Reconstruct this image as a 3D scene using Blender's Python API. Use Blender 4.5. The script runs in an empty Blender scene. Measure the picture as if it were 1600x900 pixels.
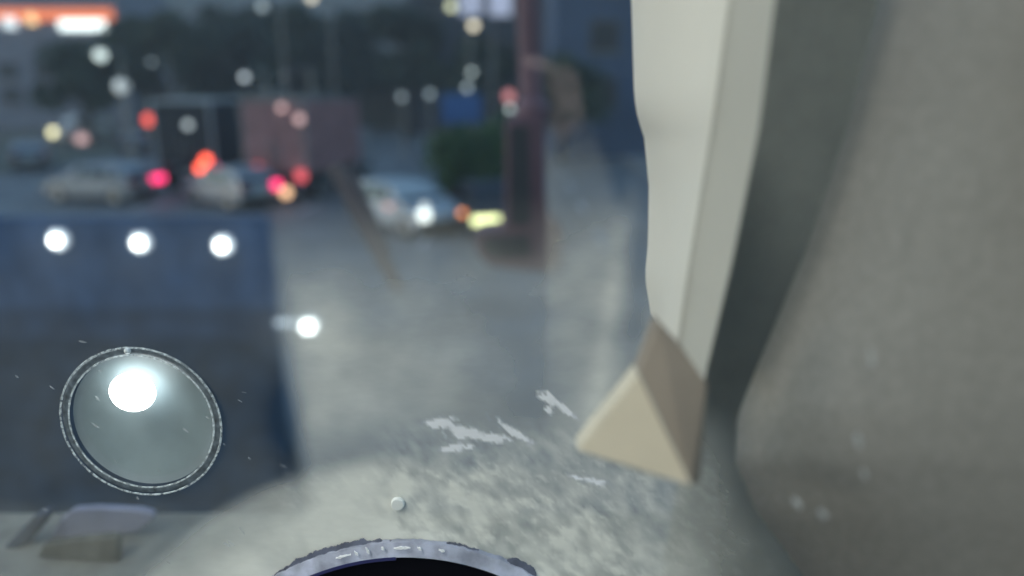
import bpy, bmesh, math, random
from mathutils import Vector, Matrix, Euler, noise
random.seed(7)
R = math.radians
sc = bpy.context.scene
COL = sc.collection

# ---------------------------------------------------------------- camera, sky, sun, exposure
CAM_Z, PITCH, FPX = 4.2, 15.0, 1155.56
cam = bpy.data.cameras.new('camera')
cam.lens, cam.sensor_width = 26.0, 36.0
cam.clip_start, cam.clip_end = 0.01, 2000.0
cam.dof.use_dof = True
cam.dof.focus_distance = 0.216
cam.dof.aperture_fstop = 4.8
cam.dof.aperture_blades = 7
cam.dof.aperture_rotation = R(20)
co = bpy.data.objects.new('camera', cam)
co.location = (0, 0, CAM_Z)
co.rotation_euler = (R(90 - PITCH), 0, 0)
COL.objects.link(co)
sc.camera = co

SUN_EL, SUN_AZ = 9.0, 262.0
world = bpy.data.worlds.new('World')
sc.world = world
world.use_nodes = True
wn = world.node_tree
sky = wn.nodes.new('ShaderNodeTexSky')
sky.sky_type = 'NISHITA'
sky.sun_disc = False
sky.sun_elevation = R(SUN_EL)
sky.sun_rotation = R(SUN_AZ)
sky.ozone_density = 3.5
sky.dust_density = 0.2
sky.air_density = 1.3
bg = wn.nodes['Background']
bg.inputs['Strength'].default_value = 0.125
wn.links.new(sky.outputs[0], bg.inputs['Color'])
sun = bpy.data.lights.new('sun', 'SUN')
sun.energy = 0.4
sun.angle = R(15)
sun.color = (1.0, 0.93, 0.86)
so = bpy.data.objects.new('sun', sun)
az = R(SUN_AZ)
sdir = Vector((math.sin(az) * math.cos(R(SUN_EL)), math.cos(az) * math.cos(R(SUN_EL)), math.sin(R(SUN_EL))))
so.rotation_euler = (-sdir).to_track_quat('-Z', 'Y').to_euler()
so.location = (0, -20, 40)
COL.objects.link(so)
sc.view_settings.view_transform = 'Standard'
sc.view_settings.look = 'None'
sc.view_settings.exposure = 1.5
sc.view_settings.gamma = 1.0
sc.cycles.use_denoising = True
sc.cycles.max_bounces = 8
sc.cycles.transparent_max_bounces = 12
sc.cycles.sample_clamp_indirect = 4.0

# ---------------------------------------------------------------- measuring helpers
FWD = Vector((0, math.cos(R(PITCH)), -math.sin(R(PITCH))))
UP = Vector((0, math.sin(R(PITCH)), math.cos(R(PITCH))))
EYE = Vector((0, 0, CAM_Z))


def ray(u, v):
    return FWD + Vector((1, 0, 0)) * ((u - 800) / FPX) - UP * ((v - 450) / FPX)


def at_y(u, v, y):
    d = ray(u, v)
    return EYE + d * (y / d.y)


def at_z(u, v, z):
    d = ray(u, v)
    return EYE + d * ((z - CAM_Z) / d.z)


# ---------------------------------------------------------------- materials
def mat(name, col, rough=0.6, metal=0.0, var=0.0, scale=20.0, bump=0.0, spec=0.4, stretch=(1, 1, 1), detail=6.0, bdist=0.01):
    m = bpy.data.materials.new(name)
    m.use_nodes = True
    nt = m.node_tree
    p = nt.nodes['Principled BSDF']
    p.inputs['Base Color'].default_value = (*col, 1)
    p.inputs['Roughness'].default_value = rough
    p.inputs['Metallic'].default_value = metal
    p.inputs['Specular IOR Level'].default_value = spec
    if var or bump:
        tc = nt.nodes.new('ShaderNodeTexCoord')
        mp = nt.nodes.new('ShaderNodeMapping')
        mp.inputs['Scale'].default_value = stretch
        n = nt.nodes.new('ShaderNodeTexNoise')
        n.inputs['Scale'].default_value = scale
        n.inputs['Detail'].default_value = detail
        nt.links.new(tc.outputs['Object'], mp.inputs['Vector'])
        nt.links.new(mp.outputs[0], n.inputs['Vector'])
        if var:
            cr = nt.nodes.new('ShaderNodeValToRGB')
            cr.color_ramp.elements[0].position, cr.color_ramp.elements[1].position = 0.3, 0.7
            cr.color_ramp.elements[0].color = (*[c * (1 - var) for c in col], 1)
            cr.color_ramp.elements[1].color = (*[min(1, c * (1 + var)) for c in col], 1)
            nt.links.new(n.outputs['Fac'], cr.inputs['Fac'])
            nt.links.new(cr.outputs['Color'], p.inputs['Base Color'])
        if bump:
            b = nt.nodes.new('ShaderNodeBump')
            b.inputs['Strength'].default_value = bump
            b.inputs['Distance'].default_value = bdist
            nt.links.new(n.outputs['Fac'], b.inputs['Height'])
            nt.links.new(b.outputs['Normal'], p.inputs['Normal'])
    return m


def glow(name, col, strength):
    m = bpy.data.materials.new(name)
    m.use_nodes = True
    p = m.node_tree.nodes['Principled BSDF']
    p.inputs['Base Color'].default_value = (*[min(0.8, c) for c in col], 1)
    p.inputs['Emission Color'].default_value = (*col, 1)
    p.inputs['Emission Strength'].default_value = strength
    p.inputs['Roughness'].default_value = 0.4
    return m


M = {}
M['road'] = mat('road_concrete', (0.165, 0.165, 0.17), 0.65, var=0.3, scale=0.6, bump=0.2, spec=0.5)
M['pave'] = mat('pavement', (0.26, 0.26, 0.27), 0.85, var=0.2, scale=1.5)
M['kerb'] = mat('kerb', (0.3, 0.3, 0.3), 0.8, var=0.15, scale=3)
M['ground'] = mat('ground', (0.1, 0.11, 0.09), 0.95, var=0.3, scale=0.3)
M['paint'] = mat('road_paint', (0.6, 0.6, 0.6), 0.7, var=0.2, scale=4)
M['bark'] = mat('bark', (0.07, 0.055, 0.045), 0.95, var=0.3, scale=5)
M['leaf_a'] = mat('leaf_dark', (0.035, 0.06, 0.045), 0.8, var=0.4, scale=0.8)
M['leaf_b'] = mat('leaf_mid', (0.05, 0.075, 0.05), 0.8, var=0.4, scale=0.8)
M['leaf_c'] = mat('leaf_green', (0.05, 0.10, 0.045), 0.8, var=0.4, scale=2.0)
M['silver'] = mat('silver_paint', (0.30, 0.31, 0.34), 0.35, metal=0.2, var=0.05, scale=3)
M['white'] = mat('white_paint', (0.46, 0.47, 0.49), 0.35, var=0.05, scale=3)
M['grey'] = mat('grey_paint', (0.22, 0.22, 0.25), 0.35, var=0.05, scale=3)
M['dark'] = mat('dark_paint', (0.03, 0.032, 0.04), 0.55, var=0.1, scale=3)
M['reflection_red'] = mat('reflection_red_paint', (0.27, 0.14, 0.15), 0.55, var=0.3, scale=1.5)  # truck red raised to imitate a pinkish reflection in the glass
M['carglass'] = mat('car_glass', (0.02, 0.024, 0.03), 0.08, spec=0.6)
M['tyre'] = mat('tyre', (0.02, 0.02, 0.02), 0.9, var=0.2, scale=20)
M['rim'] = mat('rim', (0.45, 0.45, 0.46), 0.35, metal=0.8)
M['plastic'] = mat('black_plastic', (0.03, 0.03, 0.032), 0.5)
M['plate'] = mat('plate', (0.5, 0.5, 0.46), 0.5)
M['steel'] = mat('steel', (0.2, 0.21, 0.22), 0.5, metal=0.5, var=0.15, scale=5)
M['lamp_off'] = mat('lamp_off_red', (0.18, 0.02, 0.02), 0.3)
M['lamp_grey'] = mat('lamp_off_clear', (0.4, 0.42, 0.44), 0.2)
M['wall_lav'] = mat('lavender_render', (0.2, 0.205, 0.25), 0.9, var=0.15, scale=0.5)
M['wall_dark'] = mat('dark_render', (0.055, 0.065, 0.085), 0.85, var=0.2, scale=0.4)
M['wall_blue'] = mat('blue_grey_render', (0.07, 0.10, 0.165), 0.85, var=0.15, scale=0.3)
M['wall_green'] = mat('grey_green_wall', (0.07, 0.08, 0.08), 0.9, var=0.3, scale=0.4)
M['pane_dark'] = mat('building_glass', (0.03, 0.035, 0.045), 0.3, spec=0.25)
M['frame_dark'] = mat('window_frame', (0.12, 0.12, 0.13), 0.6)
M['concrete'] = mat('concrete', (0.25, 0.25, 0.25), 0.9, var=0.2, scale=1)
M['sign_blue'] = mat('sign_blue', (0.03, 0.1, 0.28), 0.5, var=0.2, scale=0.6)
M['sign_back'] = mat('orange_fascia', (0.6, 0.16, 0.05), 0.5)


def build(name, verts, faces, m, parent=None, smooth=False, mats=None, fm=None):
    me = bpy.data.meshes.new(name)
    me.from_pydata([tuple(v) for v in verts], [], faces)
    for k in (mats or ([m] if m else [])):
        me.materials.append(k)
    if fm:
        for p, i in zip(me.polygons, fm):
            p.material_index = i
    me.update()
    if smooth:
        for p in me.polygons:
            p.use_smooth = True
        me.set_sharp_from_angle(angle=R(40))
    o = bpy.data.objects.new(name, me)
    COL.objects.link(o)
    if parent is not None:
        o.parent = parent
    return o


class MB:
    def __init__(s):
        s.v, s.f = [], []

    def add(s, vs, fs):
        n = len(s.v)
        s.v += [Vector(a) for a in vs]
        s.f += [tuple(i + n for i in f) for f in fs]
        return s

    def box(s, c, d, rz=0.0):
        c = Vector(c)
        mt = Matrix.Rotation(rz, 3, 'Z')
        vs = [c + mt @ Vector((x * d[0] / 2, y * d[1] / 2, z * d[2] / 2)) for x in (-1, 1) for y in (-1, 1) for z in (-1, 1)]
        return s.add(vs, [(0, 1, 3, 2), (4, 6, 7, 5), (0, 4, 5, 1), (2, 3, 7, 6), (0, 2, 6, 4), (1, 5, 7, 3)])

    def tube(s, a, b, r0, r1=None, n=10, caps=True):
        a, b = Vector(a), Vector(b)
        r1 = r0 if r1 is None else r1
        d = (b - a).normalized()
        x = d.orthogonal().normalized()
        y = d.cross(x)
        vs = []
        for p, r in ((a, r0), (b, r1)):
            for i in range(n):
                t = 2 * math.pi * i / n
                vs.append(p + x * (r * math.cos(t)) + y * (r * math.sin(t)))
        fs = [(i, (i + 1) % n, n + (i + 1) % n, n + i) for i in range(n)]
        if caps:
            fs += [tuple(range(n - 1, -1, -1)), tuple(range(n, 2 * n))]
        return s.add(vs, fs)

    def ball(s, c, r, sc_=(1, 1, 1), n=12, m=8):
        c = Vector(c)
        vs = [c + Vector((0, 0, r * sc_[2]))]
        for j in range(1, m):
            t = math.pi * j / m
            for i in range(n):
                p = 2 * math.pi * i / n
                vs.append(c + Vector((r * sc_[0] * math.sin(t) * math.cos(p), r * sc_[1] * math.sin(t) * math.sin(p), r * sc_[2] * math.cos(t))))
        vs.append(c - Vector((0, 0, r * sc_[2])))
        fs = [(0, 1 + i, 1 + (i + 1) % n) for i in range(n)]
        for j in range(m - 2):
            for i in range(n):
                a = 1 + j * n
                fs.append((a + i, a + n + i, a + n + (i + 1) % n, a + (i + 1) % n))
        L = len(vs) - 1
        a = 1 + (m - 2) * n
        fs += [(L, a + (i + 1) % n, a + i) for i in range(n)]
        return s.add(vs, fs)

    def prism(s, pts, off):
        """a polygon and the same polygon moved by OFF, closed round the edge"""
        n = len(pts)
        off = Vector(off)
        vs = [Vector(p) for p in pts] + [Vector(p) + off for p in pts]
        fs = [tuple(range(n)), tuple(range(2 * n - 1, n - 1, -1))] + [(i, n + i, n + (i + 1) % n, (i + 1) % n) for i in range(n)]
        return s.add(vs, fs)

    def rel(s, o):
        s.v = [v - o for v in s.v]
        return s

    def build(s, name, m, parent=None, smooth=False):
        return build(name, s.v, s.f, m, parent, smooth)


def tag(o, label=None, cat=None, group=None, kind=None):
    for k, v in (('label', label), ('category', cat), ('group', group), ('kind', kind)):
        if v:
            o[k] = v
    return o


def empty(name, loc, rz=0.0):
    o = bpy.data.objects.new(name, None)
    o.location = loc
    o.rotation_euler = (0, 0, rz)
    o.empty_display_size = 0.3
    COL.objects.link(o)
    return o


def bevel(o, w, seg=2):
    b = o.modifiers.new('bevel', 'BEVEL')
    b.width, b.segments, b.limit_method = w, seg, 'ANGLE'
    return o


# ---------------------------------------------------------------- ground, road, pavements
g = MB().add([(-900, -60, 0), (900, -60, 0), (900, 1500, 0), (-900, 1500, 0)], [(0, 1, 2, 3)]).build('ground', M['ground'])
tag(g, 'flat dull ground beyond the street', kind='structure')
road = MB().add([(-26, -60, 0.004), (7, -60, 0.004), (7, 400, 0.004), (-26, 400, 0.004)], [(0, 1, 2, 3)]).build('road', M['road'])
tag(road, 'wide grey street full of evening traffic', kind='structure')
pv = MB().box((12, 150, 0.06), (9.6, 420, 0.12)).build('pavement', M['pave'])
tag(pv, 'pale pavement along the right of the street', kind='structure')
kb = MB().box((7.1, 150, 0.065), (0.2, 420, 0.134)).build('kerb', M['kerb'])
tag(kb, 'concrete kerb along the right pavement', kind='structure')
mk = MB()
for x in (-19, -13.5, -7.5, -2.5, 2.6):
    for y in range(20, 150, 6):
        mk.add([(x - .07, y, .008), (x + .07, y, .008), (x + .07, y + 2.6, .008), (x - .07, y + 2.6, .008)], [(0, 1, 2, 3)])
tag(mk.build('lane_markings', M['paint']), 'worn white lane dashes on the street', kind='structure')


hv, hf = [], []
M['sky_ridge'] = mat('sky_ridge_dim', (.055, .075, .07), .95, var=.3, scale=.05)  # ridge added to hide a bright strip of sky
for i in range(81):
    x = -300 + i * 7.5
    hgt = 43 + 4 * noise.fractal(Vector((x / 60, .3, 2)), .8, 2, 5)
    hv += [(x, 225, -1), (x, 262, hgt), (x, 330, hgt * .9)]
for i in range(80):
    for k in range(2):
        a = i * 3 + k
        hf.append((a, a + 3, a + 4, a + 1))
tag(build('sky_ridge', hv, hf, M['sky_ridge'], None, True), 'dim added ridge hiding the bright sky beyond the trees', kind='structure')


# ---------------------------------------------------------------- buildings
def building(name, label, x0, x1, y0, depth, h, wall_m, wins, lit=None, group=None):
    """WINS: list of (x centre, z centre, width, height, material) on the street face at y0"""
    cx = (x0 + x1) / 2
    base = Vector((cx, y0, 0))
    b = tag(empty(name, base), label, 'building', group)
    MB().box((0, depth / 2, h / 2), (x1 - x0, depth, h)).build('wall', wall_m, b)
    rf = MB().box((0, depth / 2, h + 0.2), (x1 - x0 + 0.5, depth + 0.5, 0.4)).build('roof', M['concrete'], b)
    for (wx, wz, ww, wh, pm) in wins:
        f = MB()
        fx = wx - cx
        for sx in (-1, 1):
            f.box((fx + sx * (ww / 2 + .04), -0.05, wz), (0.1, 0.14, wh + 0.2))
        for sz in (-1, 1):
            f.box((fx, -0.05, wz + sz * (wh / 2 + .05)), (ww - 0.02, 0.12, 0.1))
        f.box((fx, -0.05, wz), (0.06, 0.1, wh))
        fo = f.build('window', M['frame_dark'], b)
        MB().box((fx, -0.015, wz), (ww, 0.03, wh)).build('pane', pm, fo)
        MB().box((fx, -0.1, wz - wh / 2 - 0.13), (ww + 0.3, 0.24, 0.06)).build('sill', M['concrete'], fo)
    return b


def X(u, v, y):
    return at_y(u, v, y).x


def Z(u, v, y):
    return at_y(u, v, y).z


Y1 = 84.0
xl, xr = X(-260, 100, Y1), X(196, 100, Y1)
wins = []
for i in range(7):
    for j in range(2):
        wins.append((xl + 3.0 + i * (xr - xl - 4) / 7, 3.6 + j * 2.6, 2.1, 1.5, M['pane_dark']))
b1 = building('shop_building', 'lavender grey building with a lit orange fascia over white light panels', xl, xr, Y1, 12, 19.0, M['wall_lav'], wins)
cx1 = (xl + xr) / 2


def on_b1(u0, v0, u1, v1, proud, m, name, parent):
    a, b = at_y(u0, v0, Y1 - proud), at_y(u1, v1, Y1 - proud)
    return MB().box(((a.x + b.x) / 2 - cx1, -proud / 2 + 0.004, (a.z + b.z) / 2), (abs(b.x - a.x), proud, abs(a.z - b.z))).build(name, m, parent)


fas = on_b1(-120, 14, 176, 31, 0.30, glow('fascia_glow', (1.0, 0.22, 0.08), 0.36), 'fascia', b1)
on_b1(91, 31.5, 163, 46, 0.42, glow('panel_glow', (0.9, 1.0, 0.98), 0.816), 'light_panel', b1)
on_b1(3, 27, 23, 43, 0.5, glow('panel_glow_soft', (0.85, 0.95, 1.0), 0.48), 'light_panel', b1)
on_b1(41, 22, 54, 37, 0.5, glow('panel_glow_warm', (1.0, 0.62, 0.3), 0.624), 'light_panel', b1)
on_b1(-90, 31, -20, 46, 0.42, glow('panel_glow_left', (0.9, 1.0, 0.98), 0.576), 'light_panel', b1)

Y2 = 75.0
xl, xr = X(640, 60, Y2), X(856, 60, Y2)
lav = glow('lit_window', (0.62, 0.64, 0.85), 0.182)
dk = M['pane_dark']
wins = []
for (ua, ub, va, vb, m) in ((716, 752, -30, 24, lav), (764, 799, -30, 25, lav), (716, 752, -110, -50, dk), (764, 799, -110, -50, lav),
                            (660, 690, -30, 20, dk), (812, 842, -30, 20, dk), (660, 690, 60, 100, dk), (764, 799, 60, 100, dk)):
    a, b = at_y(ua, va, Y2), at_y(ub, vb, Y2)
    wins.append(((a.x + b.x) / 2, (a.z + b.z) / 2, b.x - a.x, a.z - b.z, m))
building('office_block', 'dark office block with two pale lavender lit windows', xl, xr, Y2, 14, 22, M['wall_dark'], wins)

Y3 = 48.0
xl, xr = X(868, 60, Y3), X(1300, 60, Y3)
wins = []
for i in range(4):
    for j in range(3):
        wins.append((xl + 3.0 + i * 4.2, 4.0 + j * 3.4, 1.6, 1.7, M['pane_dark']))
building('apartment_block', 'plain dark blue grey block at the right of the street', xl, xr, Y3, 16, 19, M['wall_blue'], wins)

# long low boundary wall behind the trees
bw = tag(empty('boundary_wall', (X(560, 190, 84), 84, 0)), 'long dark grey green wall behind the tree row', 'wall')
MB().box((0, 0, 1.9), (48, 0.4, 3.8)).build('wall_body', M['wall_green'], bw)
MB().box((0, 0, 3.88), (48.4, 0.6, 0.16)).build('coping', M['concrete'], bw)


# ---------------------------------------------------------------- trees
def tree(name, label, x, y, h, r, trunk_h, m, seed, n=1500, leaf=0.45, group='trees along the street', cat='tree', squash=0.75):
    rnd = random.Random(seed)
    t = tag(empty(name, (x, y, 0)), label, cat, group)
    k = MB()
    top = Vector((rnd.uniform(-.3, .3), rnd.uniform(-.3, .3), h * 0.72))
    k.tube((0, 0, 0), (top.x * .4, top.y * .4, trunk_h), 0.035 * h, 0.025 * h, 9)
    k.tube((top.x * .4, top.y * .4, trunk_h), top, 0.025 * h, 0.008 * h, 8)
    lobes = []
    for i in range(12):
        a = rnd.uniform(0, 6.28)
        rr = r * rnd.uniform(.25, .75)
        z = trunk_h + (h - trunk_h) * rnd.uniform(.15, .85)
        p = Vector((rr * math.cos(a), rr * math.sin(a), z))
        k.tube((top.x * .4, top.y * .4, trunk_h * rnd.uniform(.8, 1.1)), p, 0.012 * h, 0.004 * h, 6)
        lobes.append((p, r * rnd.uniform(.32, .55)))
    lobes.append((Vector((0, 0, h - r * .4)), r * .5))
    k.build('trunk', M['bark'], t)
    vs, fs = [], []
    for i in range(n):
        p, lr = rnd.choice(lobes)
        d = Vector((rnd.gauss(0, 1), rnd.gauss(0, 1), rnd.gauss(0, 1))).normalized()
        q = p + Vector((d.x, d.y, d.z * squash)) * lr * (rnd.random() ** .4)
        q.z = max(q.z, trunk_h * .55)
        e = Euler((rnd.uniform(0, 6), rnd.uniform(0, 6), rnd.uniform(0, 6))).to_matrix()
        s = leaf * rnd.uniform(.5, 1.3)
        b = len(vs)
        vs += [q + e @ Vector(c) for c in ((-s * .5, 0, 0), (0, -s * .32, s * .08), (s * .6, 0, 0), (0, s * .34, s * .1))]
        fs.append((b, b + 1, b + 2, b + 3))
    build('crown', vs, fs, m, t)
    return t


TREES = [
    # u centre, v top, y, radius px, material, label
    (120, 56, 58, 70, 'leaf_b', 'small grey green tree in front of the lavender shop building'),
    (235, 18, 66, 85, 'leaf_b', 'broad tree just right of the lavender shop building'),
    (340, 2, 74, 85, 'leaf_a', 'dark tree behind the lorry with the round red lamps'),
    (450, 8, 70, 80, 'leaf_a', 'dark tree right above the red box truck'),
    (545, 10, 78, 85, 'leaf_a', 'wide dark tree between the red box truck and the office block'),
    (630, 12, 68, 70, 'leaf_a', 'tall dark tree beside the left edge of the office block'),
    (745, 58, 60, 70, 'leaf_a', 'dark tree in front of the office block windows'),
    (880, 90, 44, 80, 'leaf_b', 'grey green tree in front of the plain blue grey block'),
]
for i, (u, v, y, rp, m, lab) in enumerate(TREES):
    p = at_y(u, v, y)
    tree('street_tree', lab, p.x, y, p.z, rp * y / FPX, p.z * 0.28, M[m], 10 + i, 2600, 0.075 * p.z)
p = at_z(735, 338, 0)
tree('roadside_shrub', 'rounded dark green shrub behind the coach mirror', p.x, p.y + 1.2, Z(735, 196, p.y + 1.2), 72 * (p.y + 1) / FPX, 0.6, M['leaf_c'], 77, 2600, 0.26, None, 'shrub', 1.0)


# ---------------------------------------------------------------- vehicles
def car(label, paint, lamp_px, lamp_z, which, heading, tail=None, head=None, shape='hatch', name='car', cat='car', L=4.1, W=1.76, H=1.48, tail_on=(1, 1), head_on=(1, 1), lamp=(0.34, 0.22), group='vehicles in the evening traffic'):
    """WHICH: ('tail'|'head', -1|1), the lamp that stands at pixel LAMP_PX, LAMP_Z above the road; HEADING 0 drives away"""
    w = W / 2
    side = which[1]
    ly = -L / 2 if which[0] == 'tail' else L / 2
    loc = Vector((side * w * 0.74, ly, 0))
    P = at_z(lamp_px[0], lamp_px[1], lamp_z)
    rot = Matrix.Rotation(heading, 3, 'Z')
    org = P - rot @ loc
    c = tag(empty(name, (org.x, org.y, 0.006), heading), label, cat, group)
    h = L / 2
    zb = 0.92 if H < 1.9 else 1.15
    if shape == 'hatch':
        st = [(-h, .45, .80, .80), (-h + .08, .25, zb, zb + .02), (-h + .35, .22, zb + .02, H * .90), (-h + .8, .2, zb + .02, H * .985), (-.1, .2, zb + .01, H),
              (.45, .2, zb, H * .96), (1.15, .2, zb - .01, zb + .03), (h - .35, .22, zb - .13, zb - .11), (h - .06, .28, .66, .68), (h, .42, .55, .56)]
        glass_rows = (2, 3, 4, 5)
        gr = {'windscreen': (5, 6), 'rear_window': (1, 2)}
        sides = (2, 6)
    else:
        st = [(-h, .4, 1.05, H * .95), (-h + .1, .3, 1.06, H), (0, .25, 1.08, H * 1.01), (h - 1.3, .25, 1.06, H * .99), (h - .62, .25, 1.02, 1.12), (h - .1, .28, .86, .9), (h, .4, .6, .62)]
        gr = {'windscreen': (3, 4)}
        sides = (1, 4)
    vs, fs = [], []
    rings = []
    for (y, z0, zm, zr) in st:
        cab = max(0, min(1, (zr - zm) / 0.4))
        wf = 0.93 if abs(y) > h - .2 else 1.0
        wr = w * (1 - .17 * cab) * wf
        half = [(w * .9 * wf, z0), (w * wf, z0 + .2 * (zm - z0)), (w * wf, z0 + .65 * (zm - z0)), (w * .97 * wf, zm), (wr, zr - .05 * cab), (wr * .86, zr)]
        ring = [(x, y, z) for x, z in half] + [(-x, y, z) for x, z in reversed(half)]
        rings.append(half)
        vs += ring
    n = 12
    for i in range(len(st) - 1):
        for j in range(n):
            fs.append((i * n + j, i * n + (j + 1) % n, (i + 1) * n + (j + 1) % n, (i + 1) * n + j))
    fs += [tuple(range(n - 1, -1, -1)), tuple(range((len(st) - 1) * n, len(st) * n))]
    body = build('body', vs, fs, paint, c)
    bevel(body, 0.02, 1)

    def quad_glass(nm, q, off):
        ctr = sum((Vector(a) for a in q), Vector()) / 4
        nrm = (Vector(q[1]) - Vector(q[0])).cross(Vector(q[2]) - Vector(q[0])).normalized()
        if nrm.dot(off) < 0:
            nrm = -nrm
        q2 = [ctr + (Vector(a) - ctr) * .88 + nrm * 0.004 for a in q]
        MB().prism(q2, nrm * 0.012).build(nm, M['carglass'], c)
    for nm, (a, b) in gr.items():
        ya, yb = st[a], st[b]
        A, B = rings[a], rings[b]
        quad_glass(nm, [(A[4][0], ya[0], A[4][1]), (-A[4][0], ya[0], A[4][1]), (-B[4][0], yb[0], B[4][1]), (B[4][0], yb[0], B[4][1])], Vector((0, 1 if nm == 'windscreen' else -1, 1)))
    if shape == 'hatch':
        for s in (-1, 1):
            for (ia, ib) in ((2, 4), (4, 5)):
                A, B = rings[ia], rings[ib]
                quad_glass('side_window', [(s * A[3][0], st[ia][0], A[3][1]), (s * B[3][0], st[ib][0], B[3][1]), (s * B[4][0], st[ib][0], B[4][1]), (s * A[4][0], st[ia][0], A[4][1])], Vector((s, 0, .3)))
    else:
        A = rings[3]
        for s in (-1, 1):
            MB().box((s * (w * .955), h - 1.7, 1.5), (.05, .8, .6)).build('side_window', M['carglass'], c)
        MB().box((0, -h - .006, H * .74), (W * .72, .03, H * .24)).build('rear_window', M['carglass'], c)
    for s in (-1, 1):
        for y in (-h * .62, h * .62):
            wh = MB().tube((s * (w - .2), y, .32), (s * (w + .005), y, .32), .32, n=18).build('wheel', M['tyre'], c)
            MB().tube((s * (w - .02), y, .32), (s * (w + .018), y, .32), .2, n=14).build('rim', M['rim'], wh)
        tm = tail if (tail and tail_on[(s + 1) // 2]) else M['lamp_off']
        MB().box((s * w * .74, -h - .0, lamp_z if which[0] == 'tail' else .85), (lamp[0], .12, lamp[1])).build('tail_light', tm, c)
        hm = head if (head and head_on[(s + 1) // 2]) else M['lamp_grey']
        MB().box((s * w * .74, h - .04, lamp_z if which[0] == 'head' else .68), (lamp[0], .14, lamp[1])).build('headlight', hm, c)
        MB().box((s * (w + .1), h * .34, zb + .06), (.2, .1, .13)).build('wing_mirror', paint, c)
    MB().box((0, -h - .03, .42), (W * .94, .16, .22)).build('rear_bumper', M['plastic'], c)
    MB().box((0, h + .02, .42), (W * .94, .16, .2)).build('front_bumper', M['plastic'], c)
    MB().box((0, -h - .02, .68), (.5, .05, .12)).build('number_plate', M['plate'], c)
    return c


red = glow('tail_red', (1.0, 0.03, 0.16), 1.3)
red_dim = glow('tail_red_dim', (1.0, 0.12, 0.14), 0.406)
orange = glow('indicator_orange', (1.0, 0.3, 0.1), 0.811)
redorange = glow('brake_red', (1.0, 0.1, 0.05), 1.94)
peach = glow('peach_lamp', (1.0, 0.55, 0.3), 0.811)
white_l = glow('white_lamp', (0.95, 1.0, 0.93), 0.811)
white_d = glow('white_lamp_dim', (0.8, 0.86, 0.86), 0.312)
pink_d = glow('pink_lamp_dim', (0.85, 0.5, 0.48), 0.406)
yellow = glow('yellow_headlight', (0.95, 0.98, 0.45), 0.974)
warm = glow('warm_headlight', (1.0, 0.88, 0.5), 0.892)

car('silver hatchback seen from the side with one bright magenta tail light', M['silver'], (247, 279), .85, ('tail', 1), R(76), tail=red, tail_on=(0, 1), lamp=(0.62, 0.22))
car('white car with two small pale lights near the wiper', M['white'], (664, 338), .7, ('head', 1), R(180 + 42), head=white_l, head_on=(0, 1), lamp=(0.3, 0.25))
car('dark car with a long pale yellow headlight behind the coach mirror', M['dark'], (760, 345), .68, ('head', 1), R(180 + 14), head=yellow, head_on=(0, 1), lamp=(0.75, 0.2))
car('pale car with a magenta tail light beside the red box truck', M['silver'], (432, 289), .85, ('tail', 1), R(50), tail=red, tail_on=(0, 1), lamp=(0.28, 0.26))
car('pale van with one warm yellow headlight far on the left', M['white'], (82, 208), .75, ('head', 1), R(180 - 30), head=warm, head_on=(0, 1), shape='van', name='van', cat='van', L=4.6, W=1.9, H=2.1, lamp=(0.85, 0.7))
car('small grey car far away left of the lorry', M['grey'], (190, 226), .8, ('tail', -1), R(20), tail=red_dim, tail_on=(0, 0))
car('pale grey car far away at the left edge of the street', M['silver'], (22, 246), .8, ('tail', -1), R(30), tail=red_dim, tail_on=(0, 0))
# extra lamps that belong to the cars stand on them as parts
def lamp_part(parent_label, u, v, y, rad, m, name):
    for o in bpy.data.objects:
        if o.get('label') == parent_label:
            bpy.context.view_layer.update()
            P = o.matrix_world.inverted() @ at_y(u, v, y)
            return MB().ball(P, rad, n=14, m=8).build(name, m, o)


bpy.context.view_layer.update()
wc = at_z(664, 338, .7)
lamp_part('white car with two small pale lights near the wiper', 664, 324, wc.y + .1, .13, white_d, 'side_light')
lamp_part('white car with two small pale lights near the wiper', 607, 320, wc.y + .9, .13, pink_d, 'side_light')
yc = at_z(760, 345, .68)
lamp_part('dark car with a long pale yellow headlight behind the coach mirror', 722, 333, yc.y, .09, orange, 'indicator')
pc = at_z(432, 289, .85)
lamp_part('pale car with a magenta tail light beside the red box truck', 447, 301, pc.y + .1, .18, peach, 'indicator')
wv = at_z(82, 208, .75)
lamp_part('pale van with one warm yellow headlight far on the left', 128, 218, wv.y - .3, .42, pink_d, 'fog_light')


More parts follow.
